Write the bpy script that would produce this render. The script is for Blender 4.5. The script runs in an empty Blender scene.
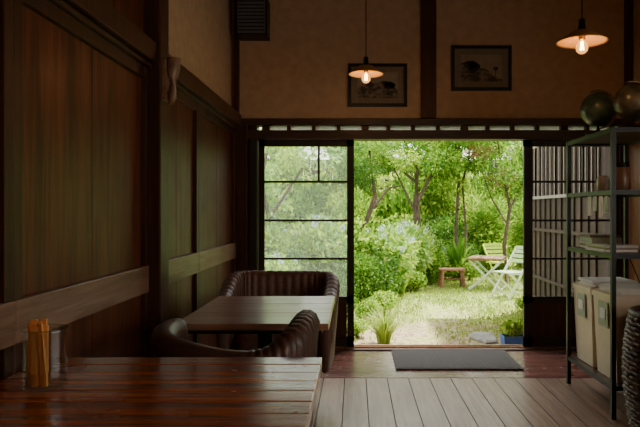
import bpy, math, random
import numpy as np
from mathutils import Vector, Matrix
random.seed(7); np.random.seed(7)
S = bpy.context.scene
F=620.0; CZ=1.2; D=5.35; K=F/D
def WX(px): return (px-355)/K
def WZ(py): return CZ+(211-py)/K

# ---------------------------------------------------------------- materials
def newmat(name):
    m=bpy.data.materials.new(name); m.use_nodes=True
    nt=m.node_tree; b=nt.nodes['Principled BSDF']
    return m,nt,b
def plain(name,col,rough=0.5,metal=0.0,noise=0.12,scale=30,coat=0.0,bump=0.0,spec=0.5):
    m,nt,b=newmat(name)
    tc=nt.nodes.new('ShaderNodeTexCoord'); n=nt.nodes.new('ShaderNodeTexNoise')
    n.inputs['Scale'].default_value=scale; n.inputs['Detail'].default_value=5
    nt.links.new(tc.outputs['Object'],n.inputs['Vector'])
    r=nt.nodes.new('ShaderNodeValToRGB')
    r.color_ramp.elements[0].position=0.3; r.color_ramp.elements[1].position=0.7
    r.color_ramp.elements[0].color=(*[c*(1-noise) for c in col],1)
    r.color_ramp.elements[1].color=(*[min(1,c*(1+noise)) for c in col],1)
    nt.links.new(n.outputs['Fac'],r.inputs['Fac']); nt.links.new(r.outputs['Color'],b.inputs['Base Color'])
    b.inputs['Roughness'].default_value=rough; b.inputs['Metallic'].default_value=metal
    b.inputs['Coat Weight'].default_value=coat; b.inputs['Specular IOR Level'].default_value=spec
    if bump>0:
        bp=nt.nodes.new('ShaderNodeBump'); bp.inputs['Strength'].default_value=bump; bp.inputs['Distance'].default_value=0.01
        nt.links.new(n.outputs['Fac'],bp.inputs['Height']); nt.links.new(bp.outputs['Normal'],b.inputs['Normal'])
    return m
def wood(name,dark,light,axis='Z',rough=0.4,scale=1.0,coat=0.0,island=0.35,bump=0.15,spec=0.5,stretch=14,stint=None):
    m,nt,b=newmat(name); N=nt.nodes.new; L=nt.links.new
    tc=N('ShaderNodeTexCoord'); geo=N('ShaderNodeNewGeometry')
    add=N('ShaderNodeVectorMath'); add.operation='ADD'
    mul=N('ShaderNodeMath'); mul.operation='MULTIPLY'; mul.inputs[1].default_value=13.7
    L(geo.outputs['Random Per Island'],mul.inputs[0])
    L(tc.outputs['Object'],add.inputs[0]); L(mul.outputs[0],add.inputs[1])
    mp=N('ShaderNodeMapping')
    sc=[stretch*scale]*3; sc['XYZ'.index(axis)]=scale*0.9
    mp.inputs['Scale'].default_value=sc
    L(add.outputs[0],mp.inputs['Vector'])
    n=N('ShaderNodeTexNoise'); n.inputs['Scale'].default_value=2.2; n.inputs['Detail'].default_value=9; n.inputs['Roughness'].default_value=0.62; n.inputs['Distortion'].default_value=0.7
    L(mp.outputs[0],n.inputs['Vector'])
    r=N('ShaderNodeValToRGB'); e=r.color_ramp.elements
    e[0].position=0.32; e[0].color=(*dark,1); e[1].position=0.68; e[1].color=(*light,1)
    L(n.outputs['Fac'],r.inputs['Fac'])
    hsv=N('ShaderNodeHueSaturation')
    mr=N('ShaderNodeMapRange'); mr.inputs['To Min'].default_value=1-island; mr.inputs['To Max'].default_value=1+island
    L(geo.outputs['Random Per Island'],mr.inputs['Value']); L(mr.outputs[0],hsv.inputs['Value'])
    L(r.outputs['Color'],hsv.inputs['Color']); L(hsv.outputs[0],b.inputs['Base Color'])
    n2=N('ShaderNodeTexNoise'); n2.inputs['Scale'].default_value=5; n2.inputs['Detail'].default_value=4
    L(tc.outputs['Object'],n2.inputs['Vector'])
    mr2=N('ShaderNodeMapRange'); mr2.inputs['To Min'].default_value=max(0.02,rough-0.1); mr2.inputs['To Max'].default_value=rough+0.12
    L(n2.outputs['Fac'],mr2.inputs['Value']); L(mr2.outputs[0],b.inputs['Roughness'])
    b.inputs['Coat Weight'].default_value=coat; b.inputs['Coat Roughness'].default_value=0.12
    b.inputs['Specular IOR Level'].default_value=spec
    if stint: b.inputs['Specular Tint'].default_value=(*stint,1)
    bp=N('ShaderNodeBump'); bp.inputs['Strength'].default_value=bump; bp.inputs['Distance'].default_value=0.004
    L(n.outputs['Fac'],bp.inputs['Height']); L(bp.outputs['Normal'],b.inputs['Normal'])
    return m
def leafmat(name,cols,trans=0.4,rough=0.45):
    m,nt,b=newmat(name); N=nt.nodes.new; L=nt.links.new
    geo=N('ShaderNodeNewGeometry'); r=N('ShaderNodeValToRGB'); e=r.color_ramp.elements
    while len(e)<len(cols): e.new(0.5)
    for i,c in enumerate(cols): e[i].position=i/(len(cols)-1); e[i].color=(*c,1)
    L(geo.outputs['Random Per Island'],r.inputs['Fac'])
    L(r.outputs['Color'],b.inputs['Base Color']); b.inputs['Roughness'].default_value=rough
    b.inputs['Specular IOR Level'].default_value=0.25
    t=N('ShaderNodeBsdfTranslucent'); L(r.outputs['Color'],t.inputs['Color'])
    mx=N('ShaderNodeMixShader'); mx.inputs['Fac'].default_value=trans
    L(b.outputs[0],mx.inputs[1]); L(t.outputs[0],mx.inputs[2]); L(mx.outputs[0],nt.nodes['Material Output'].inputs['Surface'])
    return m
def emis(name,col,st,mixt=0.0):
    m,nt,b=newmat(name); N=nt.nodes.new; L=nt.links.new
    e=N('ShaderNodeEmission'); e.inputs['Color'].default_value=(*col,1); e.inputs['Strength'].default_value=st
    out=nt.nodes['Material Output']
    if mixt>0:
        t=N('ShaderNodeBsdfTransparent'); mx=N('ShaderNodeMixShader'); mx.inputs['Fac'].default_value=mixt
        L(e.outputs[0],mx.inputs[1]); L(t.outputs[0],mx.inputs[2]); L(mx.outputs[0],out.inputs['Surface'])
    else: L(e.outputs[0],out.inputs['Surface'])
    return m
def glassmat(name,tint=(1,1,1),refl=0.08,haze=0.0):
    m,nt,b=newmat(name); N=nt.nodes.new; L=nt.links.new
    t=N('ShaderNodeBsdfTransparent'); t.inputs['Color'].default_value=(*tint,1)
    g=N('ShaderNodeBsdfGlossy'); g.inputs['Roughness'].default_value=0.03
    mx=N('ShaderNodeMixShader'); mx.inputs['Fac'].default_value=refl
    L(t.outputs[0],mx.inputs[1]); L(g.outputs[0],mx.inputs[2])
    last=mx
    if haze>0:
        d=N('ShaderNodeBsdfTranslucent'); d.inputs['Color'].default_value=(0.9,0.95,0.93,1)
        m2=N('ShaderNodeMixShader'); m2.inputs['Fac'].default_value=haze
        L(mx.outputs[0],m2.inputs[1]); L(d.outputs[0],m2.inputs[2]); last=m2
    L(last.outputs[0],nt.nodes['Material Output'].inputs['Surface'])
    return m

M={}
M['wallwood']=wood('dark_panel_wood',(0.030,0.008,0.0035),(0.155,0.044,0.018),'Z',0.40,0.8,0.0,0.15,0.12,0.45,stint=(1,.55,.42))
M['framewood']=wood('dark_frame_wood',(0.024,0.009,0.005),(0.072,0.028,0.015),'Z',0.42,1.0,0,0.2,stint=(1,.68,.55))
M['railwood']=wood('worn_rail_wood',(0.14,0.072,0.045),(0.29,0.165,0.108),'Y',0.38,1.0,0.1,0.1,stint=(1,.78,.65))
M['beamx']=wood('dark_beam_wood',(0.028,0.011,0.006),(0.08,0.034,0.02),'X',0.45,1.0,0,0.2)
M['doorwood']=wood('door_frame_wood',(0.012,0.008,0.006),(0.03,0.02,0.015),'Z',0.45,1.0,0,0.2)
M['floor']=wood('worn_floor_planks',(0.20,0.122,0.085),(0.45,0.30,0.22),'Y',0.34,1.0,0,0.22,0.3,stint=(1,.88,.8))
M['sillwood']=wood('polished_threshold_wood',(0.15,0.055,0.045),(0.30,0.135,0.11),'X',0.24,1.0,0.25,0.12,0.06,stint=(1,.75,.75))
M['table1']=wood('lacquered_table_planks',(0.11,0.019,0.005),(0.43,0.105,0.022),'X',0.24,1.0,0.3,0.3,0.3)
M['table2']=wood('brown_table_wood',(0.22,0.105,0.07),(0.42,0.235,0.165),'X',0.34,1.0,0.25,0.08,stint=(1,.85,.8))
M['ceil']=wood('ceiling_boards',(0.03,0.018,0.01),(0.08,0.045,0.028),'Y',0.6,1.0,0,0.2)
M['plaster']=plain('ochre_plaster',(0.50,0.32,0.19),0.9,0,0.1,14,0,0.25)
M['leather']=plain('brown_leather',(0.065,0.029,0.02),0.45,0,0.25,60,0.0,0.2)
M['leather2']=plain('brown_leather_warm',(0.14,0.068,0.05),0.45,0,0.25,60,0.0,0.2)
M['black']=plain('black_iron',(0.018,0.017,0.017),0.4,0.6)
M['glass']=glassmat('clear_glass',(0.97,0.99,0.98),0.05)
M['jglass']=glassmat('jar_glass',(0.94,0.96,0.95),0.09)
M['dglass']=glassmat('dusty_glass',(0.95,0.98,0.96),0.04,0.06)
M['shoji']=leafmat('shoji_paper',[(0.9,0.9,0.86),(0.93,0.93,0.9)],0.8)
M['mat']=plain('grey_door_mat',(0.12,0.115,0.12),0.9,0,0.3,200,0,0.5)
M['bin']=plain('cream_plastic',(0.66,0.56,0.42),0.5,0,0.03)
M['label']=plain('green_label',(0.35,0.42,0.3),0.6)
M['paper']=plain('paper',(0.75,0.73,0.68),0.8,0,0.05)
M['wicker']=wood('dark_wicker',(0.03,0.015,0.01),(0.14,0.07,0.04),'X',0.5,3,0,0.5,0.4)
M['globe1']=plain('globe_green',(0.055,0.085,0.06),0.35,0,0.8,12,0.15)
M['globe2']=plain('globe_amber',(0.075,0.06,0.035),0.35,0,0.8,12,0.15)
M['brass']=plain('aged_brass',(0.35,0.2,0.08),0.35,0.9)
M['orange']=wood('sugar_packets',(0.55,0.20,0.05),(0.85,0.42,0.14),'Z',0.5,1,0,0.3)
M['shade']=plain('amber_enamel_shade',(0.50,0.25,0.075),0.35,0,0.1)
M['bulb']=emis('bulb_glass',(1.0,0.42,0.08),2.6,0.45)
M['fil']=emis('filament',(1.0,0.6,0.2),80)
M['stone']=plain('stepping_stone',(0.26,0.25,0.23),0.85,0,0.3,12,0,0.4)
M['blue']=plain('blue_planter_plastic',(0.04,0.12,0.38),0.4)
M['gwood']=wood('weathered_slats',(0.20,0.11,0.06),(0.42,0.26,0.16),'X',0.6)
M['gwhite']=plain('pale_green_paint',(0.50,0.66,0.38),0.5,0,0.08)
M['gwhite2']=plain('white_paint',(0.66,0.70,0.58),0.5,0,0.08)
M['gwhite3']=plain('yellow_green_paint',(0.50,0.66,0.05),0.5,0,0.05)
M['red']=wood('reddish_stool_wood',(0.22,0.08,0.05),(0.40,0.18,0.11),'X',0.6)
M['bark']=wood('tree_bark',(0.045,0.03,0.02),(0.15,0.11,0.075),'Z',0.9,3,0,0.1,0.8,0.2,5)
M['ext']=wood('neighbour_boards',(0.022,0.013,0.010),(0.07,0.042,0.032),'Z',0.7,1,0,0.3)
M['extw']=plain('pale_battens',(0.28,0.26,0.24),0.7)
M['tile']=plain('roof_tile',(0.10,0.10,0.11),0.6)
M['hedge_d']=leafmat('leaves_dark',[(0.016,0.055,0.007),(0.045,0.13,0.012),(0.10,0.23,0.02)],0.4)
M['hedge_m']=leafmat('leaves_mid',[(0.045,0.135,0.01),(0.12,0.28,0.02),(0.27,0.45,0.045)],0.45)
M['lime']=leafmat('leaves_lime',[(0.13,0.27,0.015),(0.33,0.51,0.045),(0.58,0.70,0.13)],0.47)
M['pale']=leafmat('leaves_pale',[(0.12,0.29,0.06),(0.28,0.48,0.13),(0.50,0.66,0.28)],0.45)
M['maple']=leafmat('leaves_maple',[(0.24,0.07,0.04),(0.24,0.22,0.07),(0.42,0.18,0.13)],0.45)
M['grass']=leafmat('grass_blades',[(0.13,0.24,0.02),(0.32,0.45,0.06),(0.56,0.62,0.20)],0.4)
M['flower']=leafmat('hydrangea_petals',[(0.30,0.38,0.85),(0.62,0.70,0.92),(0.92,0.92,0.9)],0.35)
def printmat(name,seed):
    m,nt,b=newmat(name); N=nt.nodes.new;L=nt.links.new
    tc=N('ShaderNodeTexCoord'); mp=N('ShaderNodeMapping'); mp.inputs['Scale'].default_value=(9,9,22); mp.inputs['Location'].default_value=(seed,0,seed)
    L(tc.outputs['Object'],mp.inputs[0]); n=N('ShaderNodeTexNoise'); n.inputs['Scale'].default_value=1.6; n.inputs['Detail'].default_value=7; n.inputs['Roughness'].default_value=.65; L(mp.outputs[0],n.inputs['Vector'])
    r=N('ShaderNodeValToRGB'); e=r.color_ramp.elements; e[0].position=.42; e[0].color=(.035,.027,.02,1); e[1].position=.6; e[1].color=(.22,.17,.11,1); L(n.outputs['Fac'],r.inputs[0]); L(r.outputs[0],b.inputs['Base Color']); b.inputs['Roughness'].default_value=.7
    return m
M['ppic0']=printmat('landscape_print_a',1.3); M['ppic1']=printmat('landscape_print_b',5.1)
M['pmat']=plain('aged_mount',(0.20,0.15,0.10),0.7); M['pink']=plain('ink',(0.03,0.024,0.02),0.7); M['psky']=plain('print_sky',(0.27,0.22,0.15),0.7,0,.15,20)

# ---------------------------------------------------------------- mesh builder
class MB:
    def __init__(s): s.v=[]; s.f=[]; s.m=[]; s.sm=[]; s.mats=[]
    def mi(s,mat):
        if mat not in s.mats: s.mats.append(mat)
        return s.mats.index(mat)
    def add(s,vs,fs,mat,smooth=False):
        o=len(s.v); s.v.extend([tuple(p) for p in vs]); i=s.mi(mat)
        for f in fs: s.f.append(tuple(a+o for a in f)); s.m.append(i); s.sm.append(smooth)
    def box(s,x0,x1,y0,y1,z0,z1,mat,rz=0,rx=0,ry=0,piv=None):
        vs=[Vector(p) for p in [(x0,y0,z0),(x1,y0,z0),(x1,y1,z0),(x0,y1,z0),(x0,y0,z1),(x1,y0,z1),(x1,y1,z1),(x0,y1,z1)]]
        if rz or rx or ry:
            c=Vector(piv) if piv else Vector(((x0+x1)/2,(y0+y1)/2,(z0+z1)/2))
            R=Matrix.Rotation(rz,3,'Z')@Matrix.Rotation(ry,3,'Y')@Matrix.Rotation(rx,3,'X')
            vs=[c+R@(p-c) for p in vs]
        s.add(vs,[(0,3,2,1),(4,5,6,7),(0,1,5,4),(1,2,6,5),(2,3,7,6),(3,0,4,7)],mat)
    def beam(s,a,b,w,h,mat,up=(0,0,1)):
        a=Vector(a);b=Vector(b);d=(b-a).normalized();u=Vector(up)
        sd=d.cross(u)
        if sd.length<1e-3: sd=d.cross(Vector((0,1,0)))
        sd.normalize(); u=sd.cross(d)
        vs=[]
        for p in (a,b):
            for q in ((-1,-1),(1,-1),(1,1),(-1,1)): vs.append(p+sd*w/2*q[0]+u*h/2*q[1])
        s.add(vs,[(0,1,2,3),(7,6,5,4),(0,4,5,1),(1,5,6,2),(2,6,7,3),(3,7,4,0)],mat)
    def tube(s,pts,rad,mat,seg=8,smooth=True):
        pts=[Vector(p) for p in pts]; n=len(pts)
        if not hasattr(rad,'__len__'): rad=[rad]*n
        vs=[]
        for i,p in enumerate(pts):
            d=(pts[min(i+1,n-1)]-pts[max(i-1,0)]).normalized()
            a=d.cross(Vector((0,0,1)))
            if a.length<0.05: a=d.cross(Vector((0,1,0)))
            a.normalize(); b=d.cross(a)
            for k in range(seg):
                t=2*math.pi*k/seg; vs.append(p+(a*math.cos(t)+b*math.sin(t))*rad[i])
        fs=[]
        for i in range(n-1):
            for k in range(seg):
                k2=(k+1)%seg; fs.append((i*seg+k,i*seg+k2,(i+1)*seg+k2,(i+1)*seg+k))
        fs.append(tuple(range(seg))); fs.append(tuple(reversed(range((n-1)*seg,n*seg))))
        s.add(vs,fs,mat,smooth)
    def lathe(s,prof,c,mat,seg=32,smooth=True):
        c=Vector(c); vs=[];fs=[];n=len(prof)
        for (r,z) in prof:
            for k in range(seg):
                t=2*math.pi*k/seg; vs.append(c+Vector((r*math.cos(t),r*math.sin(t),z)))
        for i in range(n-1):
            for k in range(seg):
                k2=(k+1)%seg; fs.append((i*seg+k,i*seg+k2,(i+1)*seg+k2,(i+1)*seg+k))
        s.add(vs,fs,mat,smooth)
    def sphere(s,c,r,mat,seg=24,sq=(1,1,1)):
        vs=[];fs=[];h=seg//2;c=Vector(c)
        for i in range(h+1):
            a=math.pi*i/h
            for k in range(seg):
                t=2*math.pi*k/seg
                vs.append(c+Vector((r*sq[0]*math.sin(a)*math.cos(t),r*sq[1]*math.sin(a)*math.sin(t),r*sq[2]*math.cos(a))))
        for i in range(h):
            for k in range(seg):
                k2=(k+1)%seg; fs.append((i*seg+k,(i+1)*seg+k,(i+1)*seg+k2,i*seg+k2))
        s.add(vs,fs,mat,True)
    def leaves(s,C,Dr,Lg,Wd,mat,droop=0.15):
        n=len(C)
        Dr=Dr/np.linalg.norm(Dr,axis=1,keepdims=True)
        rnd=np.random.normal(size=(n,3)); sd=np.cross(Dr,rnd); sd/=np.linalg.norm(sd,axis=1,keepdims=True)
        Lg=Lg[:,None]; Wd=Wd[:,None]
        dz=np.zeros((n,3)); dz[:,2]=-1
        a=C; b=C+Dr*Lg*0.45+sd*Wd*0.5; t=C+Dr*Lg+dz*Lg*droop; d=C+Dr*Lg*0.45-sd*Wd*0.5
        V=np.stack([a,b,t,d],1).reshape(-1,3)
        o=len(s.v); s.v.extend(map(tuple,V.tolist())); i=s.mi(mat)
        for k in range(n): s.f.append((o+4*k,o+4*k+1,o+4*k+2,o+4*k+3))
        s.m.extend([i]*n); s.sm.extend([False]*n)
    def mesh(s,name,origin=None):
        V=np.array(s.v)
        mn=V.min(0); mx=V.max(0)
        if origin is None: origin=((mn[0]+mx[0])/2,(mn[1]+mx[1])/2,mn[2])
        V=V-np.array(origin)
        me=bpy.data.meshes.new(name); me.from_pydata(V.tolist(),[],s.f)
        for m in s.mats: me.materials.append(M[m])
        me.polygons.foreach_set('material_index',s.m); me.polygons.foreach_set('use_smooth',s.sm); me.update()
        return me,origin
    def build(s,name,bevel=0,origin=None,parent=None):
        me,o=s.mesh(name,origin)
        ob=bpy.data.objects.new(name,me); ob.location=o; S.collection.objects.link(ob)
        if bevel:
            b=ob.modifiers.new('bevel','BEVEL'); b.width=bevel; b.segments=2; b.limit_method='ANGLE'; b.angle_limit=math.radians(50)
        return ob

# ---------------------------------------------------------------- room shell
XL=-1.035; XR=2.35; YB=-1.6; ZC=3.15
m=MB()
x=XL-0.1
while x<XR+0.1:
    w=0.152; m.box(x,min(x+w-0.005,XR+0.1),YB,4.45,-0.06,0,'floor'); x+=w
m.box(XL-0.1,XR+0.1,YB,4.45,-0.1,-0.06,'framewood')
m.build('floor')
m=MB(); y=4.455
while y<5.3:
    m.box(XL-0.05,XR+0.05,y,y+0.176,-0.1,0.002,'sillwood'); y+=0.179
m.box(XL-0.05,XR+0.05,5.35,5.52,-0.15,0.012,'sillwood')
m.box(XL-0.05,XR+0.05,5.39,5.40,0.012,0.02,'brass'); m.box(XL-0.05,XR+0.05,5.45,5.46,0.012,0.02,'brass')
m.build('floor_threshold')
m=MB(); x=XL-0.1
while x<XR+0.1: m.box(x,x+0.298,YB,D+0.1,ZC,ZC+0.03,'ceil'); x+=0.3
for yy in (-1,-.1,.8,1.7,2.6,3.5,4.4): m.box(XL-.1,XR+.1,yy,yy+.05,ZC-0.04,ZC,'beamx')
m.box(XL-.1,XR+.1,YB,D+.1,ZC+.03,ZC+.1,'ceil')
m.build('ceiling')

m=MB()
m.box(XL-0.14,XL-0.03,YB,D+0.1,0,ZC,'plaster')
def panel(y0,y1,z0,z1,nb,mat='wallwood'):
    w=(y1-y0)/nb
    for i in range(nb): m.box(XL-0.035,XL-0.012,y0+i*w,y0+(i+1)*w-0.0015,z0,z1,mat)
secs=[(YB,-0.4),(-0.4,0.75),(0.75,1.86),(1.86,3.08),(3.2,4.06),(4.06,5.30)]
for i,(a,b) in enumerate(secs):
    panel(a,b,0.08,0.80,2); panel(a,b,0.93,1.89,2)
    m.box(XL-0.03,XL+0.012,a,a+0.05,0.0,1.92,'framewood'); m.box(XL-0.03,XL+0.012,b-0.05,b,0.0,1.92,'framewood')
    m.box(XL-0.03,XL+0.018,a,b,0.80,0.93,'railwood')
    m.box(XL-0.03,XL+0.010,a,b,1.85,1.905,'framewood')
    m.box(XL-0.03,XL+0.012,a,b,0.0,0.1,'framewood')
m.box(XL-0.03,XL+0.03,YB,D,1.905,1.925,'framewood')
m.box(XL-0.03,XL+0.055,YB,D,1.93,2.03,'framewood')
for yy in np.arange(YB,3.05,0.39): m.box(XL-0.035,XL-0.01,yy,yy+0.385,2.03,ZC,'wallwood')
m.box(XL-0.03,XL+0.03,YB,3.1,2.42,2.50,'framewood')
m.build('wall_left',0.003)
m=MB(); m.box(XL-0.05,XL+0.075,3.06,3.2,0,ZC,'framewood'); m.build('trim_post_left',0.006)

m=MB(); m.box(XL-0.1,XR+0.1,D,D+0.12,2.0,ZC,'plaster'); m.build('wall_far')
m=MB(); m.box(XL-0.1,WX(258)-.005,D+0.01,D+0.12,0,2.0,'framewood'); m.build('wall_far_left')
m=MB(); m.box(2.295,XR+0.1,D+0.01,D+0.12,0,2.0,'framewood'); m.build('wall_far_right')
m=MB(); m.box(XL,XR,D-0.03,D+0.13,WZ(125.5),WZ(119),'beamx'); m.build('trim_lintel_upper',0.004)
m=MB(); m.box(XL,XR,D-0.035,D+0.13,WZ(139.5),WZ(130.5),'beamx'); m.build('trim_lintel_lower',0.004)
m=MB(); m.box(XL,XR,D-0.035,D+0.0,0,0.012,'beamx'); m.build('trim_sill')
m=MB(); m.box(WX(421),WX(436),D-0.035,D+0.02,2.0,ZC,'framewood'); m.build('trim_post_centre',0.004)
m=MB(); m.box(XL-0.0,XL+0.04,D-0.05,D,2.0,ZC,'framewood'); m.build('trim_post_corner',0.004)
m=MB()
m.box(XL+0.0,WX(248),D-0.04,D+0.01,0,WZ(125),'framewood'); m.box(WX(250),WX(258)-.006,D-0.02,D+0.1,0,WZ(125),'doorwood')
m.build('trim_door_jamb',0.004)
m=MB()
m.box(WX(262),2.29,D+0.05,D+0.055,WZ(130.5),WZ(125.5),'shoji')
xx=WX(262); i=0
while xx<2.28:
    m.box(xx,xx+(0.03 if i%4 else 0.06),D,D+0.08,WZ(130.5),WZ(125.5),'framewood'); xx+=0.215; i+=1
m.build('window_transom')

def glass_door(name,x0,x1,y,vert=True,g='dglass',ls=0.05):
    m=MB(); t=0.035
    z0=0.022; zt=WZ(139.6)
    m.box(x0,x0+ls,y,y+t,z0,zt,'doorwood'); m.box(x1-0.06,x1,y,y+t,z0,zt,'doorwood')
    m.box(x0,x1,y,y+t,WZ(146),zt,'doorwood')
    m.box(x0,x1,y,y+t,WZ(304),WZ(297),'doorwood'); m.box(x0,x1,y,y+t,z0,0.11,'doorwood')
    for k in range(4):
        w=(x1-x0-ls-0.06)/4; m.box(x0+ls+k*w,x0+ls+(k+1)*w-.002,y+0.01,y+0.022,0.11,WZ(304),'framewood')
    for py in (181.5,220.5,259): m.box(x0+ls,x1-0.06,y+0.006,y+0.03,WZ(py)-0.009,WZ(py)+0.009,'doorwood')
    if vert:
        xm=x0+(x1-x0)*0.63; m.box(xm-0.009,xm+0.009,y+0.006,y+0.03,WZ(181),WZ(146),'doorwood')
    m.box(x0+ls,x1-0.06,y+0.016,y+0.019,WZ(298),WZ(146),g)
    m.build(name)
glass_door('door_1',WX(258),WX(354),D+0.03)
glass_door('door_2',WX(525),2.29,D+0.03,True,'glass',0.075)

m=MB()
wy0,wy1,wz0,wz1=-0.6,2.4,0.9,1.9
m.box(XR,XR+0.1,YB,wy0,0,ZC,'plaster'); m.box(XR,XR+0.1,wy1,D+0.1,0,ZC,'plaster')
m.box(XR,XR+0.1,wy0,wy1,0,wz0,'plaster'); m.box(XR,XR+0.1,wy0,wy1,wz1,ZC,'plaster')
y=wy1+.1
while y<D-.1: m.box(XR-.012,XR,y,min(y+.298,D),0,1.95,'wallwood'); y+=.3
m.build('wall_right')
m=MB()
m.box(XR-0.01,XR+0.08,wy0,wy1,wz0-0.05,wz0,'framewood'); m.box(XR-0.01,XR+0.08,wy0,wy1,wz1,wz1+0.05,'framewood')
for q in (wy0,wy0+1.0,wy0+2.0,wy1-0.04): m.box(XR+0.01,XR+0.06,q,q+0.04,wz0,wz1,'framewood')
m.box(XR+0.03,XR+0.035,wy0,wy1,wz0,wz1,'glass')
m.build('fill_window')  # unseen window, added to let light onto the left wall and tables
m=MB(); m.box(XR-0.03,XR,D-0.12,D,2.03,ZC,'framewood'); m.box(XR-0.04,XR,YB,D,1.93,2.03,'framewood'); m.build('trim_right',0.003)
m=MB(); m.box(XL-0.1,XR+0.1,YB-0.1,YB,0,ZC,'plaster'); m.build('wall_back')
m=MB(); m.box(XL-0.8,XR+0.5,YB-0.6,D+1.0,ZC+0.12,ZC+0.2,'tile')
m.box(XL-0.8,XR+0.5,D+0.12,D+0.8,2.55,2.6,'tile')  # unseen eave, added to keep direct sun out of the doorway
m.build('roof')

# ---------------------------------------------------------------- picture frames, speaker
def picture(name,px0,px1,py0,py1,kind):
    m=MB(); x0,x1,z0,z1=WX(px0),WX(px1),WZ(py1),WZ(py0); t=0.028; y=D
    m.box(x0,x1,y-0.025,y,z1-t,z1,'black'); m.box(x0,x1,y-0.025,y,z0,z0+t,'black')
    m.box(x0,x0+t,y-0.025,y,z0+t,z1-t,'black'); m.box(x1-t,x1,y-0.025,y,z0+t,z1-t,'black')
    m.box(x0+t,x1-t,y-0.012,y-0.004,z0+t,z1-t,'pmat')
    w=x1-x0;h=z1-z0; a,b,c,d=x0+w*.16,x1-w*.16,z0+h*.2,z1-h*.2
    m.box(a,b,y-0.014,y-0.012,c,d,'psky')
    yy=y-0.0150; rr=random.Random(kind+3)
    n=24; vs=[]
    for i in range(n+1):
        u=i/n; hgt=.38+.26*math.sin(u*3.1+kind*1.2)+.07*math.sin(u*11+kind); vs.append((a+(b-a)*u,yy,c)); vs.append((a+(b-a)*u,yy,c+(d-c)*hgt))
    m.add(vs,[(2*i,2*i+2,2*i+3,2*i+1) for i in range(n)],'ppic%d'%kind)
    for k in range(5):
        cx=a+(b-a)*rr.uniform(.12,.88); cz=c+(d-c)*rr.uniform(.4,.65); r=(d-c)*rr.uniform(.10,.2)
        vs=[(cx,yy-.0005,cz)]+[(cx+r*rr.uniform(.8,1.3)*math.cos(t*math.pi/7),yy-.0005,cz+r*rr.uniform(.6,.9)*math.sin(t*math.pi/7)) for t in range(14)]
        m.add(vs,[(0,1+t,1+(t+1)%14) for t in range(14)],'pink')
        m.box(cx-.003,cx+.003,yy-.001,yy,c+(d-c)*.15,cz,'pink')
    m.build(name)
picture('framed_picture',348,407,64,107,0); picture('framed_picture',451,511,46,91,1)
m=MB()
x0,x1,z0,z1=WX(237)+.03,WX(270),WZ(41),WZ(4)
m.box(x0,x1,D-0.2,D,z0,z1,'black')
m.box(x0+.012,x1-.012,D-0.206,D-0.2,z0+.012,z1-.012,'mat')
for k in range(9): m.box(x0+.02,x1-.02,D-0.21,D-0.205,z0+.03+k*.03,z0+.04+k*.03,'black')
m.build('wall_speaker',0.006)

# ---------------------------------------------------------------- pendants
def pendant(x,y,z,r,power=9):
    m=MB()
    m.tube([(x,y,z+0.1),(x,y,ZC-0.045)],0.0035,'black',6)
    m.lathe([(0.0,0.0),(0.04,0.0),(0.045,-0.012),(0.02,-0.03)],(x,y,ZC-0.005),'black',20)
    m.lathe([(0.0,0.11),(0.016,0.105),(0.02,0.06),(0.026,0.035),(0.028,0.02)],(x,y,z),'black',20)
    m.lathe([(0.026,0.045),(0.05,0.04),(r*0.62,0.018),(r*0.93,-0.006),(r,-0.014),(r*0.985,-0.018),(r*0.9,-0.010),(r*0.6,0.012),(0.04,0.034),(0.02,0.036)],(x,y,z),'shade',40)
    m.lathe([(0.0,0.03),(0.017,0.03),(0.017,-0.005),(0.0,-0.006)],(x,y,z),'brass',16)
    prof=[(0.013,-0.004),(0.017,-0.012),(0.028,-0.03),(0.032,-0.047),(0.028,-0.064),(0.016,-0.076),(0.0,-0.081)]
    m.lathe(prof,(x,y,z),'bulb',20)
    for k in range(4):
        t=k*math.pi/2; cx,cy=0.010*math.cos(t),0.010*math.sin(t)
        m.tube([(x+cx*.5,y+cy*.5,z-0.012),(x+cx,y+cy,z-0.06)],0.0016,'fil',5)
    ob=m.build('pendant_lamp',origin=(x,y,z))
    l=bpy.data.lights.new('bulb_light','POINT'); l.energy=power; l.color=(1.0,0.58,0.24); l.shadow_soft_size=0.03
    lo=bpy.data.objects.new('bulb_light',l); S.collection.objects.link(lo); lo.parent=ob; lo.location=(0,0,-0.05)
pendant((366-355)*4.4/F,4.4,CZ+(211-72)*4.4/F,0.125,4.5)
pendant((582-355)*3.3/F,3.3,CZ+(211-39)*3.3/F,0.133,4.5)
pendant(1.7,0.3,2.35,0.13,30); pendant(0.2,-1.0,2.35,0.13,26)  # extra pendants out of view, added as warm interior fill

# ---------------------------------------------------------------- near table
m=MB()
tx0,tx1,ty0,ty1,tz=XL+0.03,-0.108,0.62,2.04,0.72
n=15; w=(ty1-ty0)/n
for k in range(n):
    m.box(tx0,tx1-0.0,ty0+k*w,ty0+(k+1)*w-0.0025,tz-0.035,tz-random.uniform(0,0.0015),'table1')
m.box(tx0+.06,tx1-.06,ty0+.06,ty0+.085,tz-.11,tz-.035,'table1'); m.box(tx0+.06,tx1-.06,ty1-.085,ty1-.06,tz-.11,tz-.035,'table1')
m.box(tx0+.06,tx0+.085,ty0+.085,ty1-.085,tz-.11,tz-.035,'table1'); m.box(tx1-.085,tx1-.06,ty0+.085,ty1-.085,tz-.11,tz-.035,'table1')
for a in (tx0+.05,tx1-.12):
    for b in (ty0+.05,ty1-.12): m.box(a,a+.065,b,b+.065,0,tz-.035,'table1')
m.build('wooden_table',0.003)
m=MB()
tx0,tx1,ty0,ty1=-0.77,-0.112,2.64,3.5
for k in range(3):
    w=(ty1-ty0)/3; m.box(tx0,tx1,ty0+k*w,ty0+(k+1)*w-.001,tz-0.03,tz,'table2')
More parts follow.
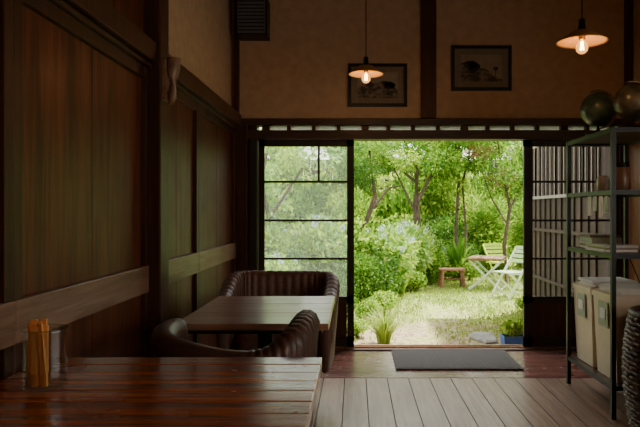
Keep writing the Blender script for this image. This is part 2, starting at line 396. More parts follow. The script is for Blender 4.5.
m.box(tx0+.03,tx1-.03,ty0+.03,ty1-.03,tz-.05,tz-.03,'black')
cx,cy=(tx0+tx1)/2,(ty0+ty1)/2
m.box(cx-.035,cx+.035,cy-.035,cy+.035,.03,tz-.05,'black')
m.box(cx-.25,cx+.25,cy-.04,cy+.04,0,.035,'black'); m.box(cx-.04,cx+.04,cy-.32,cy+.32,0,.035,'black')
m.box(cx-.22,cx+.22,cy-.03,cy+.03,tz-.07,tz-.05,'black')
m.build('dining_table',0.004)

# ---------------------------------------------------------------- tub chairs
def catmull(P,n):
    P=[Vector(p) for p in P]; out=[]
    Q=[P[0]*2-P[1]]+P+[P[-1]*2-P[-2]]
    for i in range(1,len(Q)-2):
        for k in range(n):
            t=k/n; a,b,c,d=Q[i-1],Q[i],Q[i+1],Q[i+2]
            out.append(0.5*((2*b)+(c-a)*t+(2*a-5*b+4*c-d)*t*t+(3*b-a-3*c+d)*t**3))
    out.append(P[-1]); return out
def tubchair(path,seatc,seatr,name,mat,ribs=26,thick=0.085,ribd=.013,ribfrom=0.0):
    m=MB(); C=catmull(path,24); n=len(C); vs=[];fs=[]
    cen=Vector((seatc[0],seatc[1],0)); NS=14
    for i,p in enumerate(C):
        a=C[max(0,i-1)];b=C[min(n-1,i+1)]; d=Vector((b.x-a.x,b.y-a.y,0)).normalized(); nrm=Vector((-d.y,d.x,0))
        if nrm.dot(Vector((p.x,p.y,0))-cen)<0: nrm=-nrm
        rib=ribd*(abs(math.sin(math.pi*i/n*ribs))**.6-.6) if i/n>=ribfrom else 0
        e=min(i,n-1-i)/8.0; endf=1.0 if e>=1 else math.sqrt(max(.05,1-(1-e)**2))
        T=thick*(.35+.65*endf); zt=p.z-.03*(1-endf)+rib*.4; zb=0.26
        base=Vector((p.x,p.y,0))
        sec=[(-.5*T,zb),(-.55*T-rib,zb+.1),(-.5*T-rib,zt-.12),(-.55*T-rib,zt-.05),(-.42*T,zt-.015),(-.15*T,zt),(.2*T,zt),(.48*T,zt-.015),(.6*T+rib,zt-.05),(.5*T+rib,zt-.11),(.42*T+rib,zt-.2),(.3*T,zb+.1),(.2*T,zb),(-.1*T,zb-.01)]
        for (o,z) in sec: vs.append(base+nrm*(o-0.0)+Vector((0,0,z)))
    for i in range(n-1):
        for k in range(NS):
            k2=(k+1)%NS; fs.append((i*NS+k,(i+1)*NS+k,(i+1)*NS+k2,i*NS+k2))
    fs.append(tuple(range(NS))); fs.append(tuple(reversed(range((n-1)*NS,n*NS))))
    m.add(vs,fs,mat,True)
    sx,sy=seatr
    vs=[];fs=[];seg=28
    for (sc,z) in [(0.0,.27),(.93,.27),(1.0,.31),(1.0,.40),(.96,.435),(.8,.452),(0.0,.46)]:
        for k in range(seg):
            t=2*math.pi*k/seg; e=0.55
            cx=math.copysign(abs(math.cos(t))**e,math.cos(t)); cy=math.copysign(abs(math.sin(t))**e,math.sin(t))
            vs.append((seatc[0]+sx*sc*cx,seatc[1]+sy*sc*cy,z))
    for i in range(6):
        for k in range(seg):
            k2=(k+1)%seg; fs.append((i*seg+k,i*seg+k2,(i+1)*seg+k2,(i+1)*seg+k))
    m.add(vs,fs,mat,True)
    for a in (-1,1):
        for b in (-1,1):
            m.tube([(seatc[0]+a*sx*.72,seatc[1]+b*sy*.72,.28),(seatc[0]+a*sx*.8,seatc[1]+b*sy*.8,0)],[.022,.013],'framewood',8)
    return m.build(name)
tubchair([(-0.72,2.56,.765),(-0.735,2.42,.765),(-0.69,2.27,.755),(-0.57,2.18,.735),(-0.43,2.155,.715),(-0.32,2.16,.72),(-0.235,2.22,.775),(-0.200,2.38,.805),(-0.195,2.54,.80)],(-0.455,2.37),(.21,.17),'leather_tub_chair','leather',ribs=34,ribfrom=.55)
tubchair([(-0.17,3.62,.66),(-0.155,3.85,.71),(-0.16,4.05,.79),(-0.24,4.125,.80),(-0.47,4.14,.80),(-0.71,4.125,.80),(-0.79,4.05,.79),(-0.80,3.85,.71),(-0.78,3.62,.66)],(-0.47,3.82),(.26,.24),'leather_tub_chair','leather2',ribs=36)

# ---------------------------------------------------------------- sugar jar
m=MB(); jx,jy,h,r=-0.83,1.66,0.165,0.056
z0=tz+0.001
prof=[(0,0),(r*.86,0),(r,.008),(r,.05),(r*1.0,h-.02),(r*1.03,h-.008),(r*1.05,h),(r*.98,h+.002),(r*.94,h-.008),(r*.93,.014),(0,.011)]
m.lathe(prof,(jx,jy,z0),'jglass',28)
P=[(jx+r*1.03*math.cos(2*math.pi*q/28),jy+r*1.03*math.sin(2*math.pi*q/28),z0+h) for q in range(29)]; m.tube(P,.0022,'jglass',6)
for k in range(13):
    a=jx-.014+random.uniform(-.024,.026); b=jy+random.uniform(-.03,.03)
    m.box(a-.008,a+.008,b-.003,b+.003,z0+0.05,z0+random.uniform(.14,.19),'orange',rz=random.uniform(-.6,.6),ry=random.uniform(-.14,.10),piv=(a,b,z0+.05))
    m.box(a-.007,a+.007,b-.003,b+.003,z0+0.016,z0+.05,'orange')
m.build('glass_jar_of_sugar_sticks')

m=MB(); bx,by=XL+0.085,3.13; zb=CZ+(211-104)*3.1/F; zt=CZ+(211-57)*3.1/F
m.box(bx-.01,bx+.005,by-.04,by+.04,zb+.02,zt-.01,'railwood')
m.tube([(bx+.025,by,zb),(bx+.027,by,zb+.04),(bx+.03,by,zb+.09),(bx+.034,by,zb+.16),(bx+.036,by,zt)],[.014,.024,.018,.03,.037],'railwood',12)
m.tube([(bx,by,zb+.06),(bx+.03,by,zb+.06)],.01,'black',8)
m.build('hanging_bud_vase')

m=MB(); m.box(0.31,1.27,4.66,5.28,0.002,0.016,'mat')
for k in range(30): m.box(0.33+k*.031,0.345+k*.031,4.68,5.26,0.016,0.019,'mat')
m.build('door_mat',0.004)

# ---------------------------------------------------------------- shelf unit
sx0,sx1,sy0,sy1=1.475,1.90,3.56,4.33
m=MB()
for a in (sx0,sx1-.025):
    for b in (sy0,sy1-.025): m.box(a,a+.025,b,b+.025,0,1.682,'black')
for z in (1.66,1.30,0.93,0.17):
    m.box(sx0+.003,sx0+.02,sy0+.02,sy1-.02,z-.005,z+.022,'black'); m.box(sx1-.02,sx1-.003,sy0+.02,sy1-.02,z-.005,z+.022,'black')
    m.box(sx0+.02,sx1-.02,sy0+.003,sy0+.02,z-.005,z+.022,'black'); m.box(sx0+.02,sx1-.02,sy1-.02,sy1-.003,z-.005,z+.022,'black')
    m.box(sx0+.02,sx1-.02,sy0+.02,sy1-.02,z+.008,z+.022,'framewood')
m.tube([(sx1-.012,sy0+.01,.2),(sx1-.012,sy1-.01,.93)],.004,'black',6); m.tube([(sx1-.012,sy1-.01,.2),(sx1-.012,sy0+.01,.93)],.004,'black',6)
m.build('metal_shelf_unit')
def globe(x,y,zb,r,mat):
    m=MB()
    m.lathe([(0,0.0),(r*.7,0.0),(r*.68,.012),(r*.2,.025),(.008,.04),(.008,.07),(0,.07)],(x,y,zb),'black',24)
    zc=zb+.05+r*1.08
    m.sphere((x,y,zc),r,mat,28)
    tilt=0.41; P=[]
    for k in range(17):
        a=-math.pi/2-0.0+math.pi*k/16
        P.append((x+(r*1.1)*math.cos(a+tilt-.0),y,zc+(r*1.1)*math.sin(a+tilt)))
    m.tube(P,.006,'brass',6)
    m.tube([P[0],(x,y,zb+.04)],.006,'brass',6)
    m.build('desk_globe')
zs=1.684
globe(1.56,3.98,zs,.11,'globe1'); globe(1.66,3.70,zs,.11,'globe2')
def jar(x,y,z,r,h,mat,name,lid=None):
    m=MB(); m.lathe([(0,0),(r*.85,0),(r,.01),(r,h*.75),(r*.8,h*.88),(r*.8,h),(r*.7,h),(r*.7,h*.9),(0,h*.2)],(x,y,z),mat,20)
    if lid: m.lathe([(0,h+.015),(r*.85,h+.015),(r*.85,h-.01),(0,h-.01)],(x,y,z),lid,20)
    m.build(name)
M['ceram']=plain('glazed_ceramic',(0.45,0.42,0.38),0.25); M['ceramb']=plain('brown_ceramic',(0.2,0.1,0.06),0.3)
z2=1.323
jar(1.60,3.72,z2,.05,.15,'ceramb','ceramic_jar','black'); jar(1.74,3.68,z2,.045,.11,'ceram','ceramic_jar'); jar(1.58,3.95,z2,.04,.10,'ceram','ceramic_cup'); jar(1.75,4.1,z2,.05,.17,'globe2','glass_bottle')
def books(name,x,y,z,n,w=.2,d=.15,stack=True):
    m=MB(); cs=['paper','ceramb','ceram','label','pmat']
    for k in range(n):
        t=random.uniform(.012,.025); a=random.uniform(-.01,.01)
        m.box(x-w/2+a,x+w/2+a,y-d/2,y+d/2,z,z+t,cs[k%5]); z+=t
    m.build(name)
books('book_stack',1.60,3.86,.953,3,.2,.3); books('book_stack',1.64,4.16,.953,5,.2,.2)
m=MB()
m.box(1.74,1.86,3.60,3.69,.953,1.10,'red'); m.box(1.73,1.87,3.59,3.70,1.10,1.115,'red'); m.box(1.79,1.81,3.585,3.59,1.04,1.06,'brass'); m.build('wooden_box')
m=MB()
for k,(y,h) in enumerate([(3.60,.10),(3.68,.13),(3.77,.09),(3.86,.12)]): m.box(1.468,1.471,y,y+.05,1.29-h,1.29,'paper' if k%2 else 'label')
m.build('hanging_cards')
def bin_(name,x0,x1,y0,y1,z0,z1):
    m=MB(); vs=[]
    i=.02; t=.006
    def ring(x0,x1,y0,y1,z): return [(x0,y0,z),(x1,y0,z),(x1,y1,z),(x0,y1,z)]
    R=[ring(x0+i,x1-i,y0+i,y1-i,z0),ring(x0,x1,y0,y1,z1),ring(x0+t,x1-t,y0+t,y1-t,z1),ring(x0+i+t,x1-i-t,y0+i+t,y1-i-t,z0+.01)]
    for r in R: vs+=r
    fs=[(3,2,1,0)]
    for a in range(3):
        for k in range(4): k2=(k+1)%4; fs.append((a*4+k,a*4+k2,a*4+4+k2,a*4+4+k))
    fs.append((12,13,14,15)); m.add(vs,fs,'bin')
    m.box(x0-.008,x1+.008,y0-.008,y0+.002,z1-.03,z1+.004,'bin'); m.box(x0-.008,x1+.008,y1-.002,y1+.008,z1-.03,z1+.004,'bin')
    m.box(x0-.008,x0+.002,y0,y1,z1-.03,z1+.004,'bin'); m.box(x1-.002,x1+.008,y0,y1,z1-.03,z1+.004,'bin')
    m.box(x0-.006,x0-.001,(y0+y1)/2-.07,(y0+y1)/2+.07,z1-.20,z1-.05,'label')
    m.box(x0-.010,x0-.005,(y0+y1)/2-.04,(y0+y1)/2+.04,z1-.15,z1-.09,'paper')
    m.build(name)
bin_('storage_bin',1.51,1.86,3.60,3.93,.195,.70); bin_('storage_bin',1.51,1.86,3.965,4.29,.195,.70)
for yy in (3.60,3.97):
    m=MB(); z=.705
    m.box(1.515,1.855,yy,yy+.32,z,z+.006,'bin'); z+=.006
    for k in range(8):
        a=random.uniform(-.015,.015); m.box(1.54+a,1.83+a,yy+.01+random.uniform(0,.01),yy+.29,z,z+.004,'paper'); z+=.0045
    m.build('paper_stack')
m=MB(); bx,by=1.70,3.24
rows=26
for k in range(rows):
    z=.012+k*.025; r=.22+.045*math.sin(math.pi*k/rows*.9); P=[]
    for q in range(61):
        t=2*math.pi*q/60; rr=r+.010*math.cos(q*math.pi/1.5+k*math.pi); P.append((bx+rr*math.cos(t),by+rr*math.sin(t),z))
    m.tube(P,.012,'wicker',6)
for q in range(20):
    t=2*math.pi*q/20; m.tube([(bx+.217*math.cos(t),by+.217*math.sin(t),.01),(bx+.270*math.cos(t),by+.270*math.sin(t),.33),(bx+.235*math.cos(t),by+.235*math.sin(t),.66)],.010,'wicker',5)
m.lathe([(0,0),(.215,0),(.215,.02),(0,.02)],(bx,by,0),'wicker',30)
P=[(bx+.235*math.cos(2*math.pi*q/30),by+.235*math.sin(2*math.pi*q/30),.66) for q in range(31)]; m.tube(P,.018,'wicker',8)
m.build('wicker_basket')

# ================================================================ garden
G=-0.15
m,nt,b=newmat('garden_soil'); M['soil']=m
N=nt.nodes.new;L=nt.links.new
tc=N('ShaderNodeTexCoord'); sep=N('ShaderNodeSeparateXYZ'); L(tc.outputs['Object'],sep.inputs[0])
n1=N('ShaderNodeTexNoise'); n1.inputs['Scale'].default_value=1.3; n1.inputs['Detail'].default_value=6; L(tc.outputs['Object'],n1.inputs['Vector'])
n2=N('ShaderNodeTexNoise'); n2.inputs['Scale'].default_value=14; n2.inputs['Detail'].default_value=8; L(tc.outputs['Object'],n2.inputs['Vector'])
mr=N('ShaderNodeMapRange'); mr.inputs['From Min'].default_value=6.8; mr.inputs['From Max'].default_value=9.0; mr.inputs['To Min'].default_value=-.10; mr.inputs['To Max'].default_value=0.22; L(sep.outputs['Y'],mr.inputs['Value'])
ad=N('ShaderNodeMath'); ad.operation='ADD'; L(mr.outputs[0],ad.inputs[0]); L(n1.outputs['Fac'],ad.inputs[1])
rp=N('ShaderNodeValToRGB'); rp.color_ramp.elements[0].position=.42; rp.color_ramp.elements[1].position=.62; L(ad.outputs[0],rp.inputs['Fac'])
s1=N('ShaderNodeValToRGB'); s1.color_ramp.elements[0].color=(.17,.12,.06,1); s1.color_ramp.elements[1].color=(.50,.40,.26,1); s1.color_ramp.elements[0].position=.3; s1.color_ramp.elements[1].position=.7; L(n2.outputs['Fac'],s1.inputs['Fac'])
s2=N('ShaderNodeValToRGB'); s2.color_ramp.elements[0].color=(.15,.22,.03,1); s2.color_ramp.elements[1].color=(.46,.50,.15,1); s2.color_ramp.elements[0].position=.3; s2.color_ramp.elements[1].position=.7; L(n2.outputs['Fac'],s2.inputs['Fac'])
mx=N('ShaderNodeMix'); mx.data_type='RGBA'; L(rp.outputs['Color'],mx.inputs[0]); L(s1.outputs[0],mx.inputs[6]); L(s2.outputs[0],mx.inputs[7]); L(mx.outputs[2],b.inputs['Base Color'])
b.inputs['Roughness'].default_value=.95
bp=N('ShaderNodeBump'); bp.inputs['Distance'].default_value=.03; L(n2.outputs['Fac'],bp.inputs['Height']); L(bp.outputs[0],b.inputs['Normal'])
m=MB(); nx,ny=40,60; X0,X1,Y0,Y1=-12,14,5.5,26
vs=[];fs=[]
for j in range(ny+1):
    for i in range(nx+1):
        x=X0+(X1-X0)*i/nx; y=Y0+(Y1-Y0)*j/ny
        vs.append((x,y,G+0.015*math.sin(x*2.1+y)*math.cos(y*1.7)*(1 if y>6.2 else 0)))
for j in range(ny):
    for i in range(nx): a=j*(nx+1)+i; fs.append((a,a+1,a+nx+2,a+nx+1))
m.add(vs,fs,'soil',True); m.build('ground',origin=(0,0,0))

def shrub_mesh(name,rx,rz,nleaf,lg,wd,mat,flower=0,blobs=8,mat2=None):
    m=MB(); C=[];Dd=[]
    bl=[]
    for k in range(blobs):
        a=random.uniform(0,2*math.pi); r=random.uniform(0,.6)*rx; zz=random.uniform(.3,.75)*rz*2*.6
        bl.append((Vector((r*math.cos(a),r*math.sin(a),zz+.1)),random.uniform(.38,.6)*rx))
    for k in range(5):
        c=bl[k%blobs][0]; m.tube([(c.x*.15,c.y*.15,-.02),(c.x*.5,c.y*.5,c.z*.5),tuple(c)],[.022,.014,.006],'bark',6)
    per=nleaf//blobs
    for (c,r) in bl:
        d=np.random.normal(size=(per,3)); d/=np.linalg.norm(d,axis=1,keepdims=True)
        rad=r*(np.random.rand(per,1)**0.35); P=np.array(c)+d*rad*np.array([1,1,rz/rx]); P[:,2]=np.maximum(P[:,2],0.02)
        C.append(P); o=d+np.random.normal(size=(per,3))*.6; o[:,2]+=.25; Dd.append(o)
    C=np.concatenate(C);Dd=np.concatenate(Dd); n=len(C)
    h=n//2
    m.leaves(C[:h],Dd[:h],lg*np.random.uniform(.6,1.3,h),wd*np.random.uniform(.7,1.2,h),mat)
    m.leaves(C[h:],Dd[h:],lg*np.random.uniform(.6,1.3,n-h),wd*np.random.uniform(.7,1.2,n-h),mat2 or mat)
    if flower:
        for k in range(flower):
            c,r=random.choice(bl); d=np.random.normal(size=3); d[2]=abs(d[2]); d/=np.linalg.norm(d)
            p=np.array(c)+d*r*1.05*np.array([1,1,rz/rx]); nn=30
            dd=np.random.normal(size=(nn,3)); dn=dd/np.linalg.norm(dd,axis=1,keepdims=True); m.leaves(np.tile(p,(nn,1))+dn*.032,dd+np.random.normal(size=(nn,3))*.7,np.full(nn,.028),np.full(nn,.028),'flower')
    me,_=m.mesh(name,origin=(0,0,0)); return me
def inst(me,name,x,y,z=G,s=1.0,rz=None,sz=None):
    ob=bpy.data.objects.new(name,me); S.collection.objects.link(ob); ob.location=(x,y,z-0.01)
    ob.rotation_euler=(0,0,random.uniform(0,6.28) if rz is None else rz); ob.scale=(s,s,sz or s); return ob
A=shrub_mesh('lime_shrub',.7,.7,5200,.085,.05,'lime',0,9,'hedge_m')
A2=shrub_mesh('hydrangea_mesh',.7,.7,5000,.10,.055,'lime',22,9,'pale')
B=shrub_mesh('dark_shrub',.7,.75,5200,.07,.035,'hedge_m',0,9,'hedge_d')
Cc=shrub_mesh('pale_shrub',.7,.9,5200,.085,.04,'pale',3,9,'lime')
Bm=shrub_mesh('bamboo_shrub',.7,1.1,4200,.15,.025,'lime',0,9,'hedge_m')
Gc=shrub_mesh('ground_cover',.4,.22,1400,.05,.03,'lime',0,7,'hedge_m')
for i,x in enumerate(np.arange(-5.5,9.5,.95)):
    inst(A if i%2 else Bm,'hedge_shrub',x,15.2+random.uniform(-.2,.2),G,1.3,None,2.3)
for i,x in enumerate(np.arange(-3.0,7.5,1.0)):
    inst([Bm,A,B][i%3],'garden_shrub',x,13.4+random.uniform(-.4,.4),G,1.1,None,1.2)
def nm(me): return 'hydrangea_bush' if me==A2 else 'garden_shrub'
for x,y,s,sz,me in [(-1.9,9.8,1.25,1.6,Cc),(-1.0,10.6,1.2,1.6,B),(-1.25,8.6,.95,1.1,Cc),(-.55,8.9,.9,1.15,A2),(-.15,9.9,1.1,1.2,A),(-2.2,7.6,1.1,1.4,A),(-.95,7.5,.7,.75,A2),(-3.0,9.5,1.3,1.6,B),(-.35,7.9,.55,.6,B),(-2.8,11.8,1.4,1.9,Cc)]:
    inst(me,nm(me),x,y,G,s,None,sz)
for x,y,s,sz,me in [(.12,8.7,.72,.75,B),(.42,9.9,.9,1.0,A2),(.85,10.7,.85,1.05,A2),(1.15,11.4,.9,.85,A),(.25,11.3,1.0,1.2,A),(.55,8.95,.3,.35,Gc),(1.35,12.3,.8,.9,Cc),(2.1,13.0,.9,.75,B),(2.9,13.2,.9,.9,A),(3.7,12.6,1.1,1.1,Bm),(3.5,11.2,.7,.65,B),(4.4,11.2,1.1,1.3,A),(3.1,9.8,.45,.5,Gc)]:
    inst(me,nm(me),x,y,G,s,None,sz)
for x,y,s in [(.35,8.0,.8),(.15,7.5,.7),(.6,10.0,.8),(1.0,10.3,.9),(1.4,11.6,.9),(2.2,11.9,.9),(2.95,9.0,.7),(1.9,12.0,.9),(2.2,8.0,.6),(2.05,7.1,.5),(3.1,10.3,1.1),(-.3,7.0,.8),(.02,6.6,.5)]:
    inst(Gc,'ground_cover_plant',x,y,G,s)
def tree(name,base,paths,clumps,mat,lg=.08,wd=.045,per=420,mat2=None):
    m=MB()
    for p,r in paths: m.tube([(base[0]+a,base[1]+b,G+c) for a,b,c in p],r,'bark',8)
    for (a,b,c,r) in clumps:
        d=np.random.normal(size=(per,3)); d/=np.linalg.norm(d,axis=1,keepdims=True)
        P=np.array([base[0]+a,base[1]+b,G+c])+d*(np.random.rand(per,1)**.4)*np.array([r,r,r*.6])
        o=d+np.random.normal(size=(per,3))*.7
        m.leaves(P,o,lg*np.random.uniform(.6,1.3,per),wd*np.random.uniform(.7,1.2,per),mat if random.random()<.55 else (mat2 or mat))
    m.build(name,origin=(base[0],base[1],G))
cl=[(random.uniform(-1.6,1.5),random.uniform(-1,1),random.uniform(2.25,3.3),random.uniform(.28,.46)) for _ in range(34)]
tree('garden_tree',(1.2,12.0),[([(0,0,-.05),(.03,0,.8),(-.02,0,1.5),(.0,0,2.1),(-.3,.1,2.9)],[.085,.075,.065,.05,.02]),([(0,0,1.5),(.25,0,2.0),(.7,.1,2.5),(1.1,.1,2.8)],[.04,.03,.02,.01]),([(0,0,1.9),(-.4,-.1,2.2),(-1.0,-.1,2.6)],[.03,.022,.01]),([(-.02,0,1.3),(-.25,-.1,1.75),(-.5,0,2.3)],[.028,.02,.01])],cl,'hedge_m',.09,.045,400,'lime')
cl=[(random.uniform(-.7,.7),random.uniform(-.5,.5),random.uniform(1.9,3.2),random.uniform(.2,.34)) for _ in range(10)]
tree('garden_tree',(2.1,12.4),[([(-.05,0,-.05),(-.08,0,1.0),(-.02,0,2.0),(-.12,.0,3.0)],[.04,.035,.03,.015]),([(.06,0,-.05),(.12,0,.9),(.05,0,1.9),(.3,.0,3.0)],[.035,.03,.025,.012])],cl,'lime',.08,.04,300,'hedge_m')
cl=[(random.uniform(-.55,.6),random.uniform(-.4,.4),random.uniform(1.7,3.0),random.uniform(.2,.33)) for _ in range(14)]
tree('maple_tree',(2.8,11.4),[([(0,0,-.05),(-.06,0,.7),(.05,0,1.4),(-.08,0,2.0),(-.2,0,2.8)],[.04,.035,.03,.024,.01]),([(.05,0,1.4),(.3,0,1.9),(.45,0,2.5)],[.024,.018,.008]),([(.0,0,1.1),(-.3,0,1.6),(-.5,0,2.2)],[.02,.015,.006])],cl,'maple',.07,.04,200,'hedge_m')
cl=[(random.uniform(-.9,.9),random.uniform(-.5,.5),random.uniform(1.8,2.9),random.uniform(.25,.4)) for _ in range(12)]
tree('garden_tree',(-1.3,9.2),[([(0,0,-.05),(.1,0,.9),(-.1,0,1.8),(.1,0,2.7)],[.06,.05,.035,.015]),([(.0,0,1.2),(.4,0,1.8),(.8,0,2.4)],[.03,.02,.008])],cl,'pale',.08,.04,300,'lime')
cl=[(random.uniform(-.35,.5),random.uniform(-.4,.4),random.uniform(1.7,2.6),random.uniform(.2,.3)) for _ in range(9)]
tree('pine_tree',(.2,10.8),[([(-.2,0,-.05),(-.1,0,.9),(.15,0,1.6),(.05,0,2.4)],[.05,.045,.04,.02]),([(.1,0,1.4),(.4,0,1.75),(.6,0,1.8)],[.028,.02,.01])],cl,'hedge_d',.07,.014,420,'hedge_m')
def blades(name,x,y,n,h,spread,w,mat='grass'):
    m=MB()
    for k in range(n):
        a=random.uniform(0,6.28); r=random.uniform(0,.06)*spread/.3; hh=h*random.uniform(.6,1.1); out=random.uniform(.2,1)*spread
        c,s=math.cos(a),math.sin(a); vs=[];ww=w*random.uniform(.7,1.2)
        for i,t in enumerate((0,.35,.7,1.0)):
            rr=r+out*t*t; z=hh*(t-.35*t*t*t*(out/spread)); wd=ww*(1-.95*t*t)
            vs+=[(x+rr*c-wd*s/2,y+rr*s+wd*c/2,G+z),(x+rr*c+wd*s/2,y+rr*s-wd*c/2,G+z)]
        m.add(vs,[(0,1,3,2),(2,3,5,4),(4,5,7,6)],mat,True)
    m.build(name)
blades('ornamental_grass',.29,6.25,340,.42,.30,.014,'grass')
blades('ornamental_grass',1.85,6.8,160,.3,.2,.012,'grass')
blades('ornamental_grass',.75,10.0,90,.5,.3,.02,'lime')
blades('broadleaf_plant',1.98,12.0,34,.95,.42,.15,'hedge_m'); blades('broadleaf_plant',1.55,11.9,24,.8,.35,.13,'hedge_d')
m=MB(); n=42000
P=np.stack([np.random.uniform(-.6,4.0,n),5.9+7.0*np.random.rand(n)**.85,np.full(n,G)],1)
cx=.90+.22*np.sin(P[:,1]*1.7); wdt=np.clip(.95-(P[:,1]-6)*.30,.0,1.0)
keep=(np.abs(P[:,0]-cx)>wdt*np.random.uniform(.0,1.15,n))&((np.sin(P[:,0]*3.1+1)*np.cos(P[:,1]*2.3)+np.random.uniform(-.6,1.2,n))>-.2)&((P[:,1]>8.4)|(P[:,0]<2.2))&((P[:,1]>6.5)|(P[:,0]<1.2))
P=P[keep]; n=len(P); dd=np.random.normal(size=(n,3))*.45; dd[:,2]=1
m.leaves(P,dd,np.random.uniform(.025,.07,n),np.random.uniform(.008,.018,n),'grass',0)
m.build('lawn_grass')
def stone(x,y,rx,ry,seed):
    rnd=random.Random(seed); m=MB(); seg=14; ro=[rnd.uniform(.82,1.1) for _ in range(seg)]; vs=[]
    for (s,z) in ((1,-.03),(1,.02),(.9,.035),(0,.04)):
        for k in range(seg):
            t=2*math.pi*k/seg; vs.append((x+rx*ro[k]*s*math.cos(t),y+ry*ro[k]*s*math.sin(t),G+z))
    fs=[]
    for i in range(3):
        for k in range(seg): k2=(k+1)%seg; fs.append((i*seg+k,i*seg+k2,(i+1)*seg+k2,(i+1)*seg+k))
    m.add(vs,fs,'stone',False); m.build('stepping_stone')
stone(1.36,6.55,.15,.28,1)
m=MB(); px_,py_=1.58,6.0
vs=[]
for (e,z) in ((-.02,0),(0,.15),(-.012,.15),(-.02,.11)):
    vs+= [(px_-.16-e,py_-.10-e,G+z),(px_+.16+e,py_-.10-e,G+z),(px_+.16+e,py_+.10+e,G+z),(px_-.16-e,py_+.10+e,G+z)]
fs=[(3,2,1,0)]
for a in range(3):
    for k in range(4): k2=(k+1)%4; fs.append((a*4+k,a*4+k2,a*4+4+k2,a*4+4+k))
fs.append((12,13,14,15)); m.add(vs,fs,'blue')
m.box(px_-.145,px_+.145,py_-.085,py_+.085,G+.08,G+.12,'bark')
n=420; Pn=np.stack([px_+np.random.uniform(-.14,.14,n),py_+np.random.uniform(-.06,.08,n),G+.14+np.random.uniform(0,.12,n)],1); dd=np.random.normal(size=(n,3))*.6; dd[:,2]=1
m.leaves(Pn,dd,np.random.uniform(.05,.09,n),np.random.uniform(.02,.035,n),'lime')
m.build('blue_planter')
def stool(x,y):
    m=MB(); h=.34
    for k in range(5): m.box(x-.22,x+.22,y-.16+k*.066,y-.10+k*.066,G+h-.025,G+h,'red')
    for a in (-1,1):
        m.beam((x+a*.17,y-.13,G+h-.025),(x+a*.20,y-.15,G),.035,.035,'red'); m.beam((x+a*.17,y+.13,G+h-.025),(x+a*.20,y+.15,G),.035,.035,'red')
        m.beam((x+a*.185,y-.14,G+.15),(x+a*.185,y+.14,G+.15),.03,.03,'red')
    m.box(x-.18,x+.18,y-.01,y+.01,G+.14,G+.17,'red')
    m.build('garden_stool')
stool(1.70,10.9)
def foldtable(x,y,rz):
    m=MB(); h=.56
    for k in range(7): m.box(x-.33,x+.33,y-.28+k*.082,y-.21+k*.082,G+h-.02,G+h,'gwood')
    for a in (-.27,.27):
        m.box(x+a-.015,x+a+.015,y-.27,y+.28,G+h-.05,G+h-.02,'gwood')
        m.beam((x+a,y-.27,G+h-.05),(x+a,y+.27,G),.03,.03,'gwhite2'); m.beam((x+a*.88,y+.27,G+h-.05),(x+a*.88,y-.27,G),.03,.03,'gwhite2')
    m.beam((x-.27,y-.27,G+.03),(x+.27,y-.27,G+.03),.025,.025,'gwhite2'); m.beam((x-.27,y+.27,G+.03),(x+.27,y+.27,G+.03),.025,.025,'gwhite2')
    ob=m.build('folding_garden_table',origin=(x,y,G)); ob.rotation_euler=(0,0,rz)
foldtable(2.28,10.7,math.radians(70))
def foldchair(x,y,rz,mat,mat2,sh=.40,H=.76):
    m=MB()
    for k in range(6): m.box(x-.2,x+.2,y-.2+k*.066,y-.145+k*.066,G+sh-.015,G+sh,mat)
    for a in (-.2,.2):
        m.beam((x+a,y+.30,G+H),(x+a,y-.22,G),.022,.03,mat2)
        m.beam((x+a*.9,y-.18,G+sh-.02),(x+a*.9,y+.28,G),.022,.03,mat2)
        m.beam((x+a*.95,y-.2,G+sh-.025),(x+a*.95,y+.2,G+sh-.025),.02,.025,mat2)
    for z in (H-.2,H-.13,H-.06,H):
        t=z/H; yy=y-.22+.52*t; m.beam((x-.2,yy,G+z),(x+.2,yy,G+z),.015,.05,mat)
    m.beam((x-.2,y-.17,G+.08),(x+.2,y-.17,G+.08),.018,.018,mat2); m.beam((x-.18,y+.24,G+.04),(x+.18,y+.24,G+.04),.018,.018,mat2)
    ob=m.build('folding_garden_chair',origin=(x,y,G)); ob.rotation_euler=(0,0,rz)
foldchair(2.45,9.75,math.radians(-62),'gwhite','gwhite2')
foldchair(2.75,11.7,math.radians(20),'gwhite3','gwhite3',.40,.70)
m=MB(); nxw=2.32; y=5.75
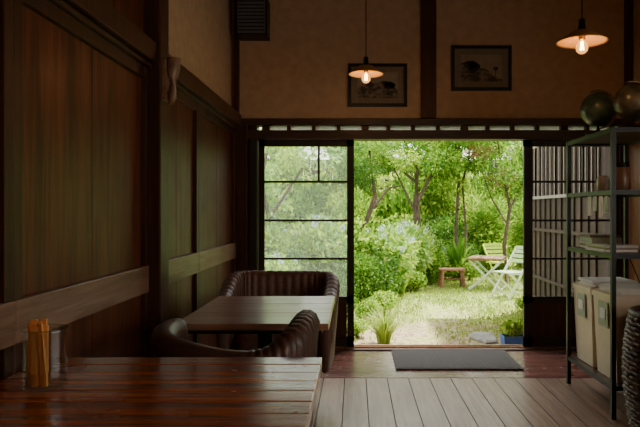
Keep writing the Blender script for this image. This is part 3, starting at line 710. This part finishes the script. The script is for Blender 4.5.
while y<8.3:
    m.box(nxw,nxw+.03,y,y+.19,G,2.6,'ext'); m.box(nxw-.02,nxw,y+.18,y+.20,G,2.6,'ext'); y+=.2
m.box(nxw+.03,4.5,5.75,8.32,G,2.6,'ext')
for z in (.35,.95,1.35,2.0): m.box(nxw-.03,nxw,5.75,8.32,z,z+.035,'extw' if z>1 else 'ext')
y=5.85
while y<8.2: m.box(nxw-.025,nxw-.005,y,y+.02,1.385,2.0,'extw'); y+=.16
m.box(nxw-.45,4.8,5.7,8.6,2.6,2.68,'tile')
m.build('neighbour_house')
m=MB()
for x in np.arange(-9,11,.2): m.box(x,x+.19,16.9,16.93,G-.05,2.6,'ext')
for z in (.3,1.3,2.3): m.box(-9,11,16.93,16.98,z,z+.08,'ext')
m.build('boundary_fence')

# ---------------------------------------------------------------- world, sun
w=bpy.data.worlds.new('sky'); S.world=w; w.use_nodes=True; nt=w.node_tree
bg=nt.nodes['Background']; sky=nt.nodes.new('ShaderNodeTexSky'); sky.sky_type='NISHITA'; sky.sun_disc=False
sky.sun_elevation=math.radians(60); sky.sun_rotation=math.radians(40); sky.dust_density=4; sky.air_density=1.0
mxw=nt.nodes.new('ShaderNodeMix'); mxw.data_type='RGBA'; mxw.inputs[0].default_value=.75; mxw.inputs[7].default_value=(12,11.6,10.6,1)
nt.links.new(sky.outputs[0],mxw.inputs[6]); nt.links.new(mxw.outputs[2],bg.inputs['Color']); bg.inputs['Strength'].default_value=.46
sl=bpy.data.lights.new('sun','SUN'); sl.energy=17; sl.angle=math.radians(2.5); sl.color=(1,.94,.80)
so=bpy.data.objects.new('sun',sl); S.collection.objects.link(so)
d=Vector((-0.35,-0.28,-1.0)); so.rotation_euler=d.to_track_quat('-Z','Y').to_euler(); so.location=(5,12,9)

# ---------------------------------------------------------------- camera
cam=bpy.data.cameras.new('camera'); co=bpy.data.objects.new('camera',cam); S.collection.objects.link(co); S.camera=co
co.location=(0,0,CZ); co.rotation_euler=(math.radians(90),0,0)
cam.sensor_width=36; cam.lens=36*F/640; cam.shift_x=-35/640; cam.shift_y=-2.5/640; cam.clip_start=.05
